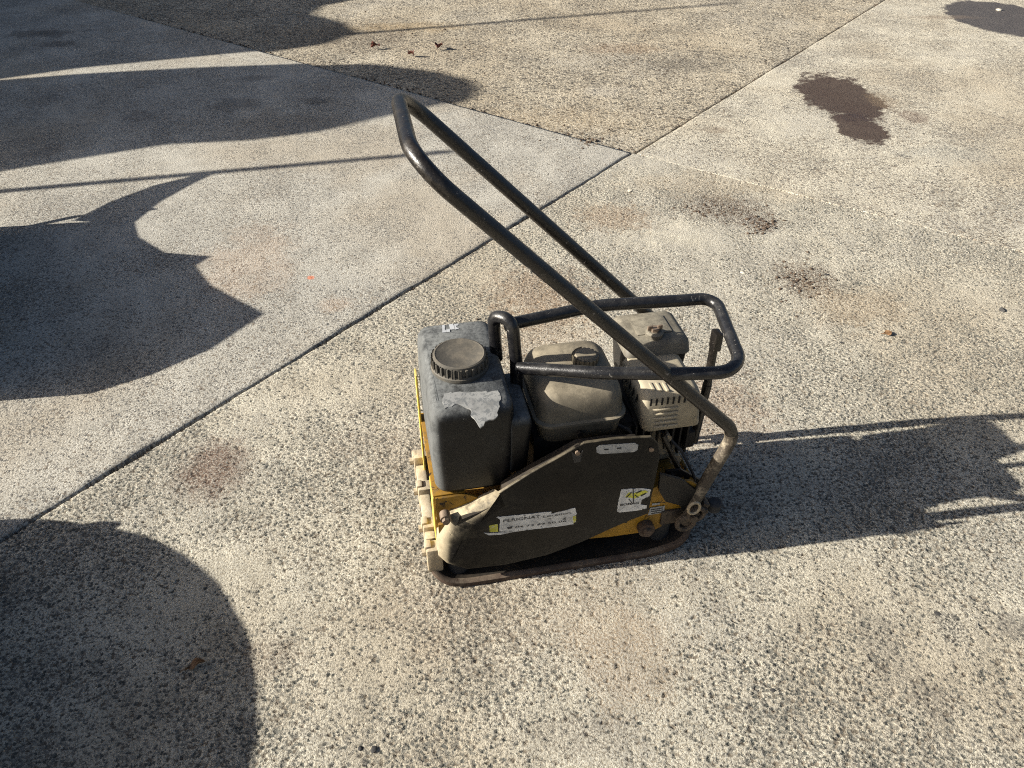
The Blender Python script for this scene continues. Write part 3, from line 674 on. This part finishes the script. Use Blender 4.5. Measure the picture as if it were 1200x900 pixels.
# air filter
bm = bmesh.new(); add_loft(bm, [(.34, .512, .644, .232, .350, .012), (.442, .504, .650, .226, .358, .012)], 4); afb = from_bm('air_filter_base', bm, M_dark, root, 50)
bm = bmesh.new(); add_loft(bm, [(.436, .502, .652, .222, .362, .016), (.440, .498, .655, .218, .364, .018), (.464, .502, .652, .224, .361, .018), (.471, .509, .646, .234, .354, .018), (.474, .520, .636, .246, .344, .016)], 5)
add_box(bm, (.577, .295, .4745), (.085, .07, .004), .0015)
af = from_bm('air_filter', bm, M_air, root, 50)
kq = L(767, 389, 2, .482)
bm = bmesh.new(); add_tube(bm, [(kq[0], kq[1], .470), (kq[0], kq[1], .482), (kq[0], kq[1], .486)], [.021, .021, .016], 20); from_bm('washer', bm, M_air, af)
bm = bmesh.new(); add_cyl(bm, (kq[0], kq[1], .482), (kq[0], kq[1], .494), .011, 6)
for s in (-1, 1): add_box(bm, (kq[0] + s * .012, kq[1], .494), (.012, .005, .012), .002)
from_bm('wing_nut', bm, M_brass, af)
# bits between muffler and frame
bm = bmesh.new()
q = L(776, 516, 1, .10); add_tube(bm, [(q[0] - .015, .12, q[2] + .05), (q[0] - .012, .11, q[2]), (q[0] + .004, .10, q[2] - .035)], [.016, .016, .014], 12)
q = L(781, 512, 1, .09); add_cyl(bm, (q[0], .082, q[2]), (q[0], .12, q[2]), .010, 10)
q = L(782, 530, 1, .10); add_box(bm, (q[0], .115, q[2]), (.05, .03, .045), .008); add_cyl(bm, (q[0] + .02, .09, q[2] - .02), (q[0] + .02, .13, q[2] - .02), .014, 12)
from_bm('exhaust_bracket', bm, M_lug, root)
q0 = L(777, 510, 1, .075); q1 = L(806, 573, 1, .075)
tube('stay_rod', [q0, q1], .0065, M_tubeb, root)
bm = bmesh.new(); add_prism(bm, [xz(*p_, .020) for p_ in ((774, 556), (798, 562), (826, 582), (824, 604), (806, 606), (796, 592), (780, 588), (772, 575))], .020, .028)
add_prism(bm, [(.56, .20), (.64, .145), (.655, .15), (.66, .175), (.60, .225), (.565, .225)], .060, .068)
add_cyl(bm, (.578, .052, .212), (.578, .066, .212), .010, 6); from_bm('rear_bracket', bm, M_dark, root)

tube('fuel_hose', fillet([(.44, .10, .36), (.475, .085, .345), (.482, .10, .30), (.50, .13, .27)], .02, 6), .0045, M_rub, root, seg=8)
tube('throttle_cable', fillet([(.50, .13, .33), (.56, .10, .315), (.60, .075, .27), (.635, .06, .20), (.64, .05, .15)], .05, 6), .0035, M_rub, root, seg=8)
tube('plug_lead', fillet([(.42, .11, .33), (.46, .07, .33), (.485, .075, .31), (.50, .12, .30)], .02, 6), .0040, M_print, root, seg=8)
# --- handle (folded forward over the machine)
HR = .0143; yn, yf = .024, .374
lo = L(806, 600, 1, yn); c1 = L(862, 506, 1, yn); c2 = L(484, 189, 1, yn)
P0 = (lo[0], lo[2]); P1 = (c1[0], c1[2]); P2 = (c2[0], c2[2])
hp = [(P0[0], yn, P0[1]), (P1[0], yn, P1[1]), (P2[0], yn, P2[1]), (P2[0], yf, P2[1]), (P1[0], yf, P1[1]), (P0[0], yf, P0[1])]
hd = tube('handle', fillet(hp, [0, .06, .085, .085, .06, 0], 12), HR, M_tubeb, root, seg=18)
M_piv = paint('grimy_pivot_steel', (.05, .038, .028), .5, (.17, .13, .09), .6, .2, (.02, .016, .012), .03, 45, .0012, .4)
M_leg = paint('sunlit_dusty_handle_leg', (.045, .036, .027), .75, (.34, .29, .21), .55, 0, (.03, .025, .02), .01, 40, .0010, .4)  # paler beige puts the sunlit look of the dusty lower legs into colour
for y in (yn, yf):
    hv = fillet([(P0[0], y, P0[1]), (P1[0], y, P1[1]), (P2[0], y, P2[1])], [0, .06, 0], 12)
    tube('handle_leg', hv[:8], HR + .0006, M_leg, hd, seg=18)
    s = -1 if y < .1 else 1
    bm = bmesh.new()
    # figure-of-eight pivot plate
    for (dx, dz, r) in ((-.012, -.012, .021), (.010, .014, .019)):
        rr = [(P0[0] + dx + math.cos(a) * r, y + s * .022, P0[1] + dz + math.sin(a) * r) for a in [2 * math.pi * k / 22 for k in range(22)]]
        add_tube(bm, rr, .0058, 8, closed=True)
    add_box(bm, (P0[0] - .002, y + s * .018, P0[1] + .0), (.05, .005, .05), .002, Matrix.Rotation(R(-45), 3, 'Y'))
    from_bm('pivot_plate', bm, M_piv, hd)
    bm = bmesh.new(); add_cyl(bm, (P0[0] + .004, y - .03, P0[1] + .004), (P0[0] + .004, y + .03, P0[1] + .004), .010, 8)
    add_box(bm, (P0[0] + .026, y, P0[1] + .006), (.018, .03, .06), .004, Matrix.Rotation(R(25), 3, 'Y')); add_cyl(bm, (P0[0] + .032, y - .022, P0[1] + .016), (P0[0] + .032, y + .02, P0[1] + .016), .009, 6)
    add_box(bm, (P0[0] - .03, y + .004, P0[1] - .01), (.07, .008, .045), .003)
    from_bm('pivot_bolt', bm, M_piv, hd)
    bm = bmesh.new(); add_box(bm, (P0[0] + .055, y + .01, P0[1] + .002), (.05, .02, .022), .005); from_bm('stop_arm', bm, M_dark, hd)
    q = L(837, 592, 1, yn); bm = bmesh.new(); add_tube(bm, [(q[0], y, q[2] - .012), (q[0], y, q[2] + .010), (q[0], y, q[2] + .014)], [.016, .018, .014], 16); from_bm('rubber_stop', bm, M_rub, hd)
# shackle ring
q = L(813, 597, 1, -.004); rr = [(q[0] + math.cos(a) * .014, -.004, q[2] + .004 + math.sin(a) * .018) for a in [2 * math.pi * k / 20 for k in range(20)]]
bm = bmesh.new(); add_tube(bm, rr, .0035, 8, closed=True); from_bm('shackle', bm, M_lug, hd)

# ================================================================== LOOSE THINGS ON THE GROUND
M_leaf = paint('dry_brown_leaf', (.14, .075, .035), .3, (.24, .17, .09), .7, 0, None, 0, 120, .0005, .1)
M_leafr = paint('dry_red_leaf', (.085, .026, .016), .3, (.13, .06, .035), .7, 0, None, 0, 120, .0005, .1)
def leaf(px, py, ln, wd, rot, mat, label, curl=.012, group=None):
    bm = bmesh.new(); nl, nw = 12, 4; G = []
    r = random.Random(px * 7 + py)
    for i in range(nl + 1):
        u = i / nl; w = wd * math.sin(math.pi * min(1, .06 + u * .94)) ** .8 * (1 + .25 * math.sin(9 * u + px)) * (1 if u > .1 else .35)
        row = []
        for j in range(-nw, nw + 1):
            v = j / nw
            row.append(bm.verts.new(((u - .5) * ln, v * w * .5, .004 + curl * (v * v) * (.6 + .5 * math.sin(7 * u + py)) + curl * .6 * math.sin(math.pi * u) * (u) + r.uniform(-.0008, .0008))))
        G.append(row)
    for i in range(nl):
        for j in range(2 * nw): bm.faces.new((G[i][j], G[i + 1][j], G[i + 1][j + 1], G[i][j + 1]))
    add_tube(bm, [(-.5 * ln, 0, .004), (-.62 * ln, .004, .003), (-.78 * ln, .002, .004)], [.0014, .0011, .0009], 6)
    o = from_bm('dry_leaf', bm, mat, None, 60); p = ground(px, py); o.location = (p[0], p[1], .001); o.rotation_euler = (0, 0, rot)
    sm = o.modifiers.new('thickness', 'SOLIDIFY'); sm.thickness = .0006
    tag(o, label, 'leaf', group)
leaf(230, 782, .040, .016, R(28), M_leaf, 'curled brown dry leaf lying in the rounded shadow', .012)
leaf(440, 56, .065, .045, R(20), M_leafr, 'reddish dry leaf farthest from the handle on washed gravel', .028, 'red leaves on the washed gravel')
leaf(482, 65, .05, .04, R(-40), M_leafr, 'small red leaf between two larger ones on washed gravel', .024, 'red leaves on the washed gravel')
leaf(515, 56, .08, .05, R(75), M_leafr, 'largest reddish leaf of three, standing crosswise on washed gravel', .026, 'red leaves on the washed gravel')
leaf(1040, 392, .032, .024, R(10), M_leaf, 'small rust-brown leaf on sunlit cream concrete', .004)
M_std = paint('dark_stone', (.035, .034, .033), .3, (.12, .11, .10), .8, 0, None, 0, 60, .0012, .2)
M_stl = paint('pale_stone', (.48, .44, .36), .3, (.35, .30, .22), .8, 0, None, 0, 60, .0012, .2)
def stone_mesh(bm, c, r, rnd):
    res = bmesh.ops.create_icosphere(bm, subdivisions=1, radius=1.0)
    k = (rnd.uniform(.7, 1.3), rnd.uniform(.7, 1.2), rnd.uniform(.45, .75)); a = rnd.uniform(0, 6.28)
    for v in res['verts']:
        f = rnd.uniform(.75, 1.15); x, y, z = v.co.x * k[0] * f * r, v.co.y * k[1] * f * r, v.co.z * k[2] * f * r
        v.co = Vector((c[0] + x * math.cos(a) - y * math.sin(a), c[1] + x * math.sin(a) + y * math.cos(a), c[2] + z + r * k[2] * .55))
rnd = random.Random(3)
pebbles = [(1098, 720, .0085, 0, 'black angular pebble beside a small dark grit patch'), (905, 809, .005, 0, 'tiny dark pebble alone on open sunlit aggregate'),
    (438, 879, .0085, 0, 'larger black pebble of a pair beyond the rounded shadow'), (422, 877, .005, 0, 'smaller dark pebble of a pair beyond the rounded shadow'),
    (663, 740, .005, 0, 'small dark pebble in front of the compactor base plate'), (1174, 364, .012, 0, 'dark flat pebble on cream concrete far from the compactor'),
    (803, 330, .008, 0, 'dark pebble touching a pale one behind the carrying bar'), (815, 330, .007, 1, 'pale pebble touching a dark one behind the carrying bar'),
    (870, 320, .010, 1, 'whitish pebble alone between the soil crumbs and the carrying bar'), (908, 268, .009, 0, 'dark pebble at the end of the larger soil crumb patch'),
    (968, 322, .009, 0, 'dark pebble on the round patch of soil crumbs'), (986, 402, .007, 0, 'dark pebble near the small rust-brown leaf'),
    (738, 224, .010, 1, 'pale pebble near the crossing of the slab joints'), (1170, 12, .022, 1, 'white stone lying on the round dark patch')]
for px_, py_, r_, mt, lb in pebbles:
    bm = bmesh.new(); stone_mesh(bm, (0, 0, 0), r_, rnd)
    o = from_bm('pebble', bm, M_stl if mt else M_std, None, 40); p = ground(px_, py_); o.location = (p[0], p[1], -.0015)
    tag(o, lb, 'pebble', 'loose pebbles')
# crumbs of soil and grit
M_crumb = paint('soil_crumb', (.055, .038, .027), .4, (.16, .12, .08), .9, 0, None, 0, 90, .001, .2)
bm = bmesh.new(); rnd = random.Random(11)
def crumbs(px, py, sx, sy, k, r0, r1):
    for _ in range(k):
        p = ground(px + rnd.gauss(0, sx), py + rnd.gauss(0, sy)); stone_mesh(bm, (p[0], p[1], -.001), rnd.uniform(r0, r1), rnd)
for a in ((850, 246, 26, 6, 110, .0025, .008), (893, 264, 12, 6, 80, .003, .010), (945, 330, 17, 11, 110, .0025, .008), (960, 350, 40, 20, 50, .0015, .004), (720, 255, 25, 8, 30, .002, .005),
          (1110, 735, 9, 9, 30, .0012, .004), (250, 550, 18, 14, 40, .001, .003), (850, 300, 120, 60, 130, .0012, .004), (500, 60, 180, 25, 120, .003, .009), (640, 160, 60, 8, 50, .003, .008), (690, 168, 8, 4, 20, .005, .012),
          (300, 110, 120, 25, 60, .002, .007), (700, 650, 330, 150, 150, .0008, .0026), (1050, 250, 110, 110, 60, .0015, .004), (80, 245, 60, 20, 20, .002, .005)): crumbs(*a)
for k in range(260):
    u = rnd.random(); p = CR - DA * u * 3.2 + np.array([rnd.gauss(0, .006), rnd.gauss(0, .006)]); stone_mesh(bm, (p[0], p[1], -.006), rnd.uniform(.0015, .005), rnd)
for k in range(260):
    u = rnd.random(); p = CR - DB(-38.0) * u * 4.5 + DA * abs(rnd.gauss(0, .03)) + np.array([rnd.gauss(0, .004), 0]); stone_mesh(bm, (p[0], p[1], -.008), rnd.uniform(.003, .009), rnd)
for k in range(120):
    u = rnd.random(); p = CR + DA * u * 4.0 + np.array([rnd.gauss(0, .012), rnd.gauss(0, .012)]); stone_mesh(bm, (p[0], p[1], -.006), rnd.uniform(.002, .006), rnd)
o = from_bm('soil_crumbs', bm, M_crumb, None, None); tag(o, 'dark crumbs of soil and grit strewn over the concrete', 'soil', kind='stuff')

# ================================================================== UNSEEN SHAPES ADDED OUT OF FRAME TO THE LEFT THAT CAST THE LONG SHADOWS
S2 = np.array([math.cos(SUN_AZ), math.sin(SUN_AZ)]); N2 = np.array([-S2[1], S2[0]])
TE = math.tan(SUN_EL)
def AP(px, py): gq = ground(px, py)[:2]; return float(gq @ S2), float(gq @ N2)
# 1. invented low ring, sized to throw the round shadow at the lower left
M_rcast = paint('round_caster_rubber', (.02, .02, .021), .3, (.12, .11, .09), .8, 0, None, 0, 20, .002, .4)
def round_caster(along, perp, Rr, h, label):
    bm = bmesh.new(); seg = 56; prof = [(Rr - .30, .03), (Rr - .31, h * .5), (Rr - .30, h - .03), (Rr - .24, h - .005), (Rr - .12, h), (Rr - .03, h - .015), (Rr, h - .06), (Rr, .06), (Rr - .03, .012), (Rr - .20, .0)]
    rg = [[bm.verts.new((r * math.cos(2 * math.pi * k / seg), r * math.sin(2 * math.pi * k / seg), z)) for k in range(seg)] for r, z in prof]
    for A, B in zip(rg, rg[1:] + rg[:1]):
        for k in range(seg): bm.faces.new((A[k], A[(k + 1) % seg], B[(k + 1) % seg], B[k]))
    t = bpy.data.objects.new('round_shadow_caster', None); COL.objects.link(t)
    p = S2 * along + N2 * perp; t.location = (p[0], p[1], .002); from_bm('round_caster_body', bm, M_rcast, t, 40)
    for k in range(20):
        bm = bmesh.new(); a = 2 * math.pi * k / 20; rot = Matrix.Rotation(a, 3, 'Z') @ Matrix.Rotation(R(28 if k % 2 else -28), 3, 'X')
        add_box(bm, rot @ Vector((0, 0, 0)) + Vector((math.cos(a) * (Rr - .006), math.sin(a) * (Rr - .006), h * (.32 if k % 2 else .68))), (.022, .035, h * .5), .005, rot); from_bm('round_caster_lug', bm, M_rcast, t)
    tag(t, label, 'shadow caster')
round_caster(-1.765, .86, .66, .35, 'large black ring added unseen to cast the rounded shadow')
# 2. an unseen low machine added, its body cut to throw the spiky shadow
M_mach = paint('blue_grey_machine_paint', (.10, .13, .16), .4, (.25, .22, .17), .55, 0, (.06, .05, .04), -.03, 16, .0008, .5)
def ac2(perp): return -1.47 - (perp - 2.0) * .36
def sil(pxs, acf):
    out = []
    for p in pxs:
        a, q = AP(*p); out.append((q, max(0.02, (a - acf(q)) * TE)))
    return out
t = bpy.data.objects.new('spiky_shadow_caster', None); COL.objects.link(t)
p = S2 * (ac2(2.5)) + N2 * 2.5; t.location = (p[0], p[1], 0)
def to_local(al, pe, z): q = S2 * al + N2 * pe - p; return Vector((q[0], q[1], z))
body = sil([(82, 262), (160, 258), (165, 278), (205, 302), (250, 301), (232, 312), (250, 335), (313, 368), (250, 410), (180, 440), (110, 462)], ac2)
b2 = body + [(2.03, .05), (3.15, .05)]
bm = bmesh.new(); A = [bm.verts.new(to_local(ac2(q) , q, z)) for q, z in b2]; B = [bm.verts.new(to_local(ac2(q) - .22, q, max(.04, z - .03))) for q, z in b2]
bm.faces.new(A); bm.faces.new(B[::-1])
for k in range(len(A)): bm.faces.new((A[k], B[k], B[(k + 1) % len(A)], A[(k + 1) % len(A)]))
bmesh.ops.triangulate(bm, faces=[f for f in bm.faces if len(f.verts) > 4]); from_bm('caster_body', bm, M_mach, t, 30)
for q in (2.25, 2.9):
    bm = bmesh.new(); add_cyl(bm, to_local(ac2(q) - .28, q, .07), to_local(ac2(q) - .20, q, .07), .07, 20); from_bm('wheel', bm, M_rub, t)
a1_, q1_ = AP(0, 273); a2_, q2_ = AP(97, 254); a3_, q3_ = AP(190, 243)
tube('handle_bar', [to_local(ac2(q1_) - .02, q1_ - .05, .02), to_local(ac2(q1_) - .02, q1_, .11), to_local(ac2(q2_) - .02, q2_, (a2_ - ac2(q2_)) * TE), to_local(ac2(q2_) - .02, q2_ + .03, (a3_ - ac2(q2_)) * TE)], .011, M_tube, t)
arm = sil([(108, 258), (150, 236), (200, 217), (262, 202), (235, 215), (197, 236), (165, 262)], ac2)  # arm added so its shadow joins two bands of shade
bm = bmesh.new(); A = [bm.verts.new(to_local(ac2(q_) - .02, q_, z_)) for q_, z_ in arm]; B = [bm.verts.new(to_local(ac2(q_) - .07, q_, z_)) for q_, z_ in arm]
bm.faces.new(A); bm.faces.new(B[::-1])
for k in range(len(A)): bm.faces.new((A[k], B[k], B[(k + 1) % len(A)], A[(k + 1) % len(A)]))
bmesh.ops.triangulate(bm, faces=[f for f in bm.faces if len(f.verts) > 4]); from_bm('caster_arm', bm, M_mach, t, 30)
tag(t, 'low blue-grey shape added unseen to cast the spiky angular shadow on the grey slab', 'floor saw')
# 3. and 4. solid bodies added out of view, cut to shade the upper left
M_shell = paint('olive_caster_shell', (.10, .11, .07), .3, (.22, .20, .15), .7, 0, None, 0, 6, .004, .3)
def solid_caster(name, outline, ac, depth, label):
    t = bpy.data.objects.new(name, None); COL.objects.link(t)
    P = [(q, z) for q, z in outline]; cq = sum(q for q, z in P) / len(P)
    c = S2 * (ac - depth / 2) + N2 * cq; t.location = (c[0], c[1], 0)
    bm = bmesh.new(); rings = []
    for d, sc in ((0, .97), (.12, 1.0), (depth - .12, 1.0), (depth, .95)):
        rings.append([bm.verts.new((*(S2 * (ac - d) + N2 * (cq + (q - cq) * sc) - c), max(0.0, z * (1 - (1 - sc) * .35) - d * .08))) for q, z in P])
    for A, B in zip(rings, rings[1:]):
        for k in range(len(A)): bm.faces.new((A[k], A[(k + 1) % len(A)], B[(k + 1) % len(A)], B[k]))
    bm.faces.new(rings[0]); bm.faces.new(rings[-1][::-1])
    bmesh.ops.triangulate(bm, faces=[f for f in bm.faces if len(f.verts) > 4])
    from_bm('caster_shell', bm, M_shell, t, 60); tag(t, label, 'covered machine', None); return t
ac3 = -4.7
o3 = [(q, (a - ac3) * TE) for a, q in (AP(*p) for p in [(100, 92), (225, 82), (350, 75), (450, 72), (525, 82), (555, 90), (570, 100), (562, 113), (540, 120), (460, 138), (390, 155), (320, 164), (270, 160), (190, 147), (170, 160), (150, 172), (0, 205)])]
o3 = [(5.05, 0.0), (5.05, .8)] + o3 + [(3.75, 1.0), (3.75, 0.0)]
solid_caster('tall_shadow_caster', o3, ac3, .7, 'tall solid shape added unseen to cast the round-topped shade beside a steel post')
ac4 = -5.4
o4 = [(q, (a - ac4) * TE) for a, q in (AP(*p) for p in [(100, 82), (190, 65), (325, 60), (390, 50), (425, 37), (410, 25), (370, 15)])]
o4 = [(5.16, 0.0), (5.16, 1.2)] + o4 + [(7.1, 2.2), (7.6, 2.5), (8.6, 2.4), (9.2, 1.8), (9.4, 0.0)]
solid_caster('tall_shadow_caster', o4, ac4, .9, 'wide solid shape added unseen to cast the farthest shade, with a leaning pole')
a, q = AP(0, 225); a2, q2 = AP(530, 178); a3, q3 = AP(640, 170)
ac5 = -4.2; pb = S2 * ac5 + N2 * 3.30
def post(name, pts, r, label, cat):
    b = pts[0]; bm = bmesh.new(); add_tube(bm, [Vector(x) - Vector((b[0], b[1], 0)) for x in pts], r, 12)
    add_box(bm, (0, 0, .006), (.16, .16, .012), .002)
    o = from_bm(name, bm, M_tubeb, None, 40); o.location = (b[0], b[1], 0); tag(o, label, cat)
w1 = S2 * ac5 + N2 * q; w2 = S2 * ac5 + N2 * q2; sl = (q2 - q) / (a2 - a)
w0 = S2 * ac5 + N2 * (q - sl * (a - ac5))
post('steel_post', [(w0[0], w0[1], 0), (w1[0], w1[1], (a - ac5) * TE), (w2[0], w2[1], (a2 - ac5) * TE)], .024, 'thin steel post read off its shadow line, beside the round-topped caster', 'post')
a, q = AP(425, 37); a2, q2 = AP(860, 2); ac6 = -5.3
sl = (q2 - q) / (a2 - a); w0 = S2 * ac6 + N2 * (q - sl * (a - ac6)); w2 = S2 * ac6 + N2 * q2
post('leaning_pole', [(w0[0], w0[1], 0), (w2[0], w2[1], (a2 - ac6) * TE)], .024, 'long thin pole read off its shadow line, leaning over the wide shadow caster', 'pole')
